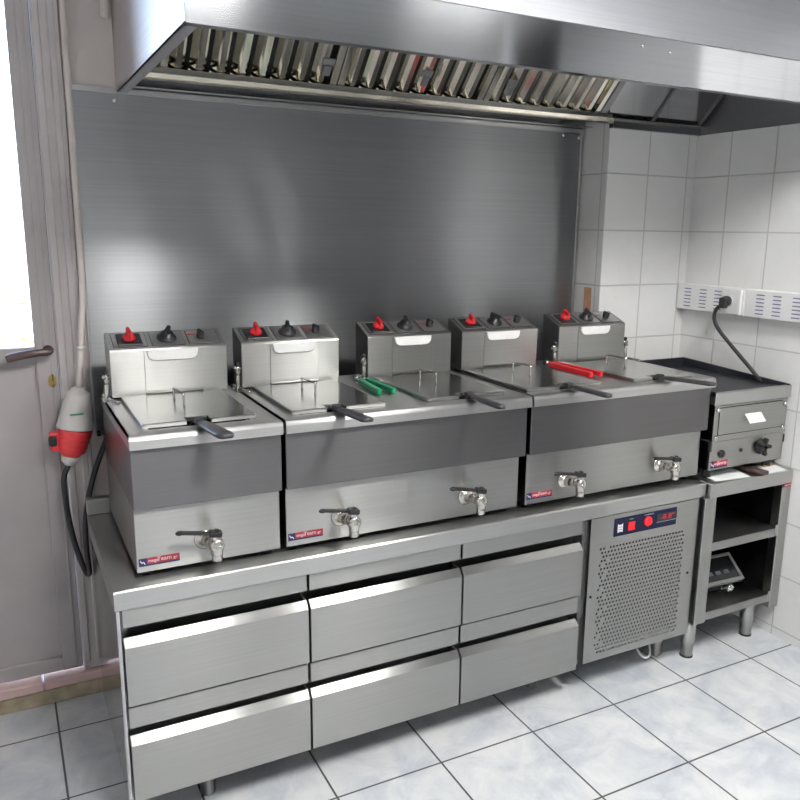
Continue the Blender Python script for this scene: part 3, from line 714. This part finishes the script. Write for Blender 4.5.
for x in (-.09, .04):
    for y in (.0, .14): MB().lathe([(.012, 0), (.014, .004), (.014, .01), (.006, .013)], (x, y, 0), 'z', 14).build('foot', M['rubber'], sc)

# ------------------------------------------------------------------ extractor hood
hd = thing('extractor_hood', 'large brushed steel extractor hood hanging over the fryers', 'extractor hood', (1.3, .2, 1.945))
HO = Vector(hd.location); HX0, HX1 = .185, 2.428; HY = -.215
def hp(mb, name, mat): return loc(mb.build(name, mat), HO, hd)
b = MB(); b.prism([(HY, 1.945), (HY, 2.056), (HY + .004, 2.060), (HY + .02, 2.060), (HY + .02, 2.05), (HY + .004, 2.05), (HY + .004, 1.949), (HY + .028, 1.949), (HY + .028, 1.945)], 'x', HX0, HX1); hp(b, 'fascia', M['steel_hood'])
b = MB(); b.prism([(HY + .012, 2.060), (.20, 2.749), (.205, 2.749), (HY + .018, 2.055)], 'x', HX0, HX1); hp(b, 'canopy', M['steel_canopy'])
b = MB(); b.prism([(HY + .001, 1.945), (HY + .001, 2.058), (.20, 2.749), (.7635, 2.749), (.7635, 1.96), (.745, 1.945)], 'x', HX0, HX0 + .003); b.prism([(HY + .03, 1.945), (HY + .03, 1.949), (.745, 1.949), (.745, 1.945)], 'x', HX0, HX0 + .03); hp(b, 'side_panel', M['steel_side'])
b = MB(); b.box(HX1 - .004, HX1 - .001, HY + .03, .60, 1.95, 2.7); hp(b, 'side_panel', M['steel_dark'])
b = MB(); b.box(HX0 + .003, 1.958, .752, .7565, 1.960, 2.0, .0005); b.box(HX0 + .003, 1.958, .70, .756, 1.960, 1.963)
b.box(1.958, HX1 - .005, .58, .604, 1.948, 1.985, .001); hp(b, 'back_flange', M['steel_hood'])
b = MB(); b.box(HX0 + .004, HX1 - .005, .56, .60, 1.978, 1.981); b.box(HX0 + .06, 1.93, .553, .560, 1.977, 1.994, .001); b.box(HX0 + .004, HX1 - .005, .6, .603, 1.965, 2.02); hp(b, 'grease_trough', M['steel_baffle'])
b = MB(); b.box(HX0 + .004, 1.96, .604, .752, 2.0, 2.004); b.box(HX0 + .004, HX1 - .005, .60, .604, 2.02, 2.74); hp(b, 'back_panel', M['steel_dark'])
# sloping filter plane: y + z = const
def slope(x0, x1, a0, a1, n0, n1, mb, mat=None, bev=0.):
    """box on the 45 degree plane: a = distance up the slope, n = height off it"""
    T = Matrix.Translation((0, .572, 1.985)) @ Matrix.Rotation(-math.radians(135) + PI, 4, 'X').inverted() if False else None
    e = Vector((0, -.70711, .70711)); nn = Vector((0, -.70711, -.70711)); o = Vector((0, .578, 1.985))
    t = bmesh.new(); vs = []
    for x in (x0, x1):
        for a, n in ((a0, n0), (a1, n0), (a1, n1), (a0, n1)): vs.append(t.verts.new(o + Vector((x, 0, 0)) + e*a + nn*n))
    for f in ((0, 1, 2, 3), (7, 6, 5, 4), (0, 4, 5, 1), (1, 5, 6, 2), (2, 6, 7, 3), (3, 7, 4, 0)): t.faces.new([vs[k] for k in f])
    bmesh.ops.recalc_face_normals(t, faces=t.faces)
    if bev: bmesh.ops.bevel(t, geom=t.edges[:], offset=bev, segments=1, affect='EDGES')
    mb.absorb(t, mat)
for x0, x1, n in ((1.90, 2.145, 0), (2.158, 2.395, 0), (2.408, 2.42, 0)):
    b = MB(); slope(x0, x1, 0, .5, -.003, 0, b); hp(b, 'blank_panel', M['steel_hood'])
for x, x1, n0, n1 in ((2.145, 2.158, -.02, .006), (2.395, 2.408, -.02, .006), (1.872, 1.90, -.03, .012), (HX0 + .004, .275, -.01, 0)):
    b = MB(); slope(x, x1, 0, .5, n0, n1, b); hp(b, 'divider', M['steel_dark'])
for i, (x0, x1, lat, lab) in enumerate(((.277, .812, .766, 'leftmost baffle grease filter under the extractor hood'), (.816, 1.352, 1.105, 'middle baffle grease filter under the extractor hood'), (1.356, 1.870, 1.437, 'rightmost baffle grease filter under the extractor hood'))):
    f = thing('grease_filter', lab, 'grease filter', ((x0 + x1)/2, .40, 2.16), 'baffle filters in the hood'); q = Vector(f.location)
    b = MB(); slope(x0, x0 + .022, 0.006, .5, -.02, .008, b, None, .001); slope(x1 - .022, x1, 0.006, .5, -.02, .008, b, None, .001); slope(x0, x1, .48, .5, -.02, .008, b); slope(x0 + .022, x1 - .022, .006, .016, -.02, .004, b)
    loc(b.build('frame', M['steel_baffle']), q, f)
    b = MB(); slope(x0 + .01, x1 - .01, .01, .49, -.024, -.022, b); loc(b.build('backing', M['dark']), q, f)
    n = 8; p = (x1 - x0 - .044)/n
    for k in range(n):
        xc = x0 + .022 + p*(k + .5)
        b = MB()
        e = Vector((0, -.70711, .70711)); nn = Vector((0, -.70711, -.70711)); o_ = Vector((0, .578, 1.985))
        prof = [(-.0285, -.018), (-.009, .005), (.007, .005), (.024, -.018), (.022, -.018), (.006, .0035), (-.008, .0035), (-.0265, -.018)]
        t = bmesh.new(); A = [t.verts.new(o_ + Vector((xc + u, 0, 0)) + e*.022 + nn*v) for u, v in prof]; C = [t.verts.new(o_ + Vector((xc + u, 0, 0)) + e*.478 + nn*v) for u, v in prof]
        t.faces.new(A); t.faces.new(C[::-1])
        for m_ in range(8): t.faces.new((A[m_], C[m_], C[(m_+1) % 8], A[(m_+1) % 8]))
        bmesh.ops.recalc_face_normals(t, faces=t.faces); b.absorb(t)
        loc(b.build('baffle', M['steel_baffle']), q, f)
    b = MB(); slope(lat - .02, lat + .02, .085, .11, .004, .010, b, None, .001); slope(lat - .012, lat + .012, .055, .09, .010, .016, b, None, .002)
    loc(b.build('latch', M['steel_dark']), q, f)
for x, z in ((1.355, 2.03), (1.452, 2.025)):
    hp(MB().lathe([(.004, 0), (.003, .002), (.001, .0025)], (x, HY, z), 'y', 10), 'rivet', M['chrome'])

# pale pipe stub on the wall beside the hood
b = MB().tube([(.150, .745, ZC - .001), (.150, .745, 2.35), (.156, .740, 2.25), (.163, .736, 2.18), (.163, .750, 2.150)], .012, 12)
b.lathe([(.015, 0), (.015, .012)], (.150, .765, 2.45), 'y', 14)
o = b.build('wall_pipe', M['cablewhite'], None, (.16, .75, 2.15)); tag(o, 'pale pipe end coming down the wall left of the hood', 'pipe')

# ------------------------------------------------------------------ white cable and grey socket, red plug, black cable
wc = thing('cable_connector', 'pale grey cone shaped cable socket hanging from a white cable by the door', 'cable connector', (.005, .70, 1.05)); q = Vector(wc.location)
b = MB().tube([(.052, .748, 2.30), (.050, .742, 1.95), (.049, .738, 1.60), (.046, .722, 1.36), (.034, .705, 1.26), (.024, .702, 1.16), (.013, .70, 1.065)], .0095, 12); loc(b.build('cable', M['cablewhite']), q, wc)
b = MB().lathe([(.0125, 0), (.0135, .006), (.0125, .012)], (.027, .703, 1.182), 'z', 14); loc(b.build('cable_tie', M['greyplastic']), q, wc)
ax = Vector((-.017, 0, -.110)).normalized(); Rq = Vector((0, 0, 1)).rotation_difference(ax).to_matrix().to_4x4()
b = MB().lathe([(.014, -.004), (.022, .002), (.026, .010), (.034, .012), (.038, .022), (.053, .112), (.055, .118), (.055, .124), (.048, .125)], (.012, .70, 1.064), Rq, 28)
cs = loc(b.build('socket_body', M['greyplastic']), q, wc)
b = MB().box(-.022, .016, .652, .656, .990, .995); loc(b.build('printed_mark', plain('green_print', (.1, .3, .2), .5)), q, cs)
rp_ = thing('power_plug', 'red industrial plug with a looping black cable hanging by the door frame', 'power plug', (-.014, .70, .94)); q = Vector(rp_.location)
c0 = Vector((.012, .70, 1.064)) + ax*.126
ax2 = Vector((-.024, 0, -.105)).normalized(); R2 = Vector((0, 0, 1)).rotation_difference(ax2).to_matrix().to_4x4()
prof = [(.050, .0005), (.052, .002)]
for k in range(4): prof += [(.052 - k*.003, .008 + k*.017), (.050 - k*.003, .015 + k*.017), (.0515 - k*.003, .020 + k*.017)]
prof += [(.030, .082), (.026, .088)]
b = MB().lathe(prof, c0, R2, 28)
b.box(-.082, -.03, .682, .718, .875, .935, .006, None, 2, None); loc(b.build('plug_body', M['redplug']), q, rp_)
b = MB().box(-.086, -.062, .668, .690, .895, .925, .006, None, 2); loc(b.build('latch', M['rubber']), q, rp_)
b = MB().lathe([(.026, .0), (.024, .02), (.016, .026), (.012, .032)], c0 + ax2*.086, R2, 20); loc(b.build('gland_nut', M['greyplastic']), q, rp_)
e = c0 + ax2*.112
b = MB().tube([e, (-.050, .70, .785), (-.051, .70, .712), (-.043, .70, .62), (-.030, .70, .54), (-.010, .695, .466), (.000, .69, .464), (-.002, .695, .53), (.000, .70, .62), (.014, .70, .703), (.040, .705, .79), (.070, .70, .868), (.09, .69, .91), (.13, .665, .93)], .0085, 12, sub=8)
loc(b.build('cable', M['rubber']), q, rp_)

# ------------------------------------------------------------------ socket trunking on the right wall
tr = thing('socket_trunking', 'white slotted cable trunking along the tiled right wall', 'cable trunking', (XR, .3, 1.245)); q = Vector(tr.location)
TX = 2.388
b = MB(); b.box(TX, XR, .252, .604, 1.243, 1.349, .003); loc(b.build('cover', M['whiteplastic']), q, tr)
b = MB(); b.box(TX, XR, -.75, .250, 1.243, 1.349, .003); loc(b.build('cover', M['whiteplastic']), q, tr)
for y in (.545, .462, .385, .180, .105, .020, -.06):
    b = MB()
    for k in range(6): b.box(TX - .0008, TX + .001, y - .018, y + .018, 1.257 + k*.0143, 1.261 + k*.0143)
    loc(b.build('vent_slots', M['slot']), q, tr)
b = MB(); b.box(TX - .013, TX, .262, .352, 1.246, 1.346, .004, None, 2); b.lathe([(.021, 0), (.021, .002)], (TX - .013, .318, 1.298), Matrix.Rotation(-PI/2, 4, 'Y'), 20)
o = loc(b.build('socket_outlet', M['whiteplastic']), q, tr)
q = GO
b = MB().tube([(TX - .042, .322, 1.285), (TX - .047, .345, 1.262), (TX - .045, .352, 1.225), (TX - .04, .33, 1.185), (TX - .02, .27, 1.12), (TX - .01, .20, 1.06), (TX + .0, .16, 1.02), (TX + .033, .15, .97), (TX + .035, .20, .86), (TX + .034, .3, .78)], .0075, 12, sub=8)
pc = loc(b.build('power_cord', M['rubber']), q, gr); pc['label'] = 'black power cord plugged into the wall socket'
b = MB().lathe([(.019, 0), (.0205, .006), (.019, .022), (.012, .028), (.008, .030)], (TX - .0152, .318, 1.298), Matrix.Rotation(-PI/2, 4, 'Y'), 20)
b.box(TX - .052, TX - .03, .302, .334, 1.270, 1.312, .006, None, 2); loc(b.build('plug', M['rubber']), q, pc)

# ------------------------------------------------------------------ light and camera
w = bpy.data.worlds.new('World'); S.world = w; w.use_nodes = True
nt = w.node_tree; bg = nt.nodes['Background']
sky = nt.nodes.new('ShaderNodeTexSky'); sky.sky_type = 'NISHITA'; sky.sun_disc = False; sky.sun_elevation = math.radians(48); sky.sun_rotation = 2.6
nt.links.new(sky.outputs[0], bg.inputs[0]); bg.inputs[1].default_value = 1.9
sun = bpy.data.lights.new('sun', 'SUN'); sun.energy = 15; sun.angle = .01; sun.color = (1, .95, .88)
so = bpy.data.objects.new('sun', sun); COL.objects.link(so); so.rotation_euler = (math.radians(42), 0, math.radians(-62)); so.location = (-2, 2, 4)

cam = bpy.data.cameras.new('camera'); co = bpy.data.objects.new('camera', cam); COL.objects.link(co); S.camera = co
cx, cy, cz, yaw, pitch, roll, f, ppx, ppy = -.1850, -1.9105, 1.5565, .4881, -.2140, .0146, 795.72, 19.93, 2.49
fw = Vector((math.sin(yaw)*math.cos(pitch), math.cos(yaw)*math.cos(pitch), math.sin(pitch)))
r0 = Vector((math.cos(yaw), -math.sin(yaw), 0)); u0 = r0.cross(fw)
rr = math.cos(roll)*r0 + math.sin(roll)*u0; uu = -math.sin(roll)*r0 + math.cos(roll)*u0
mw = Matrix((rr, uu, -fw)).transposed().to_4x4(); mw.translation = (cx, cy, cz); co.matrix_world = mw
cam.sensor_width = 36; cam.lens = f/800*36; cam.shift_x = -ppx/800; cam.shift_y = ppy/800; cam.clip_start = .02
S.view_settings.view_transform = 'Standard'; S.view_settings.look = 'None'; S.view_settings.exposure = .1; S.view_settings.gamma = 1
S.view_settings.use_curve_mapping = False
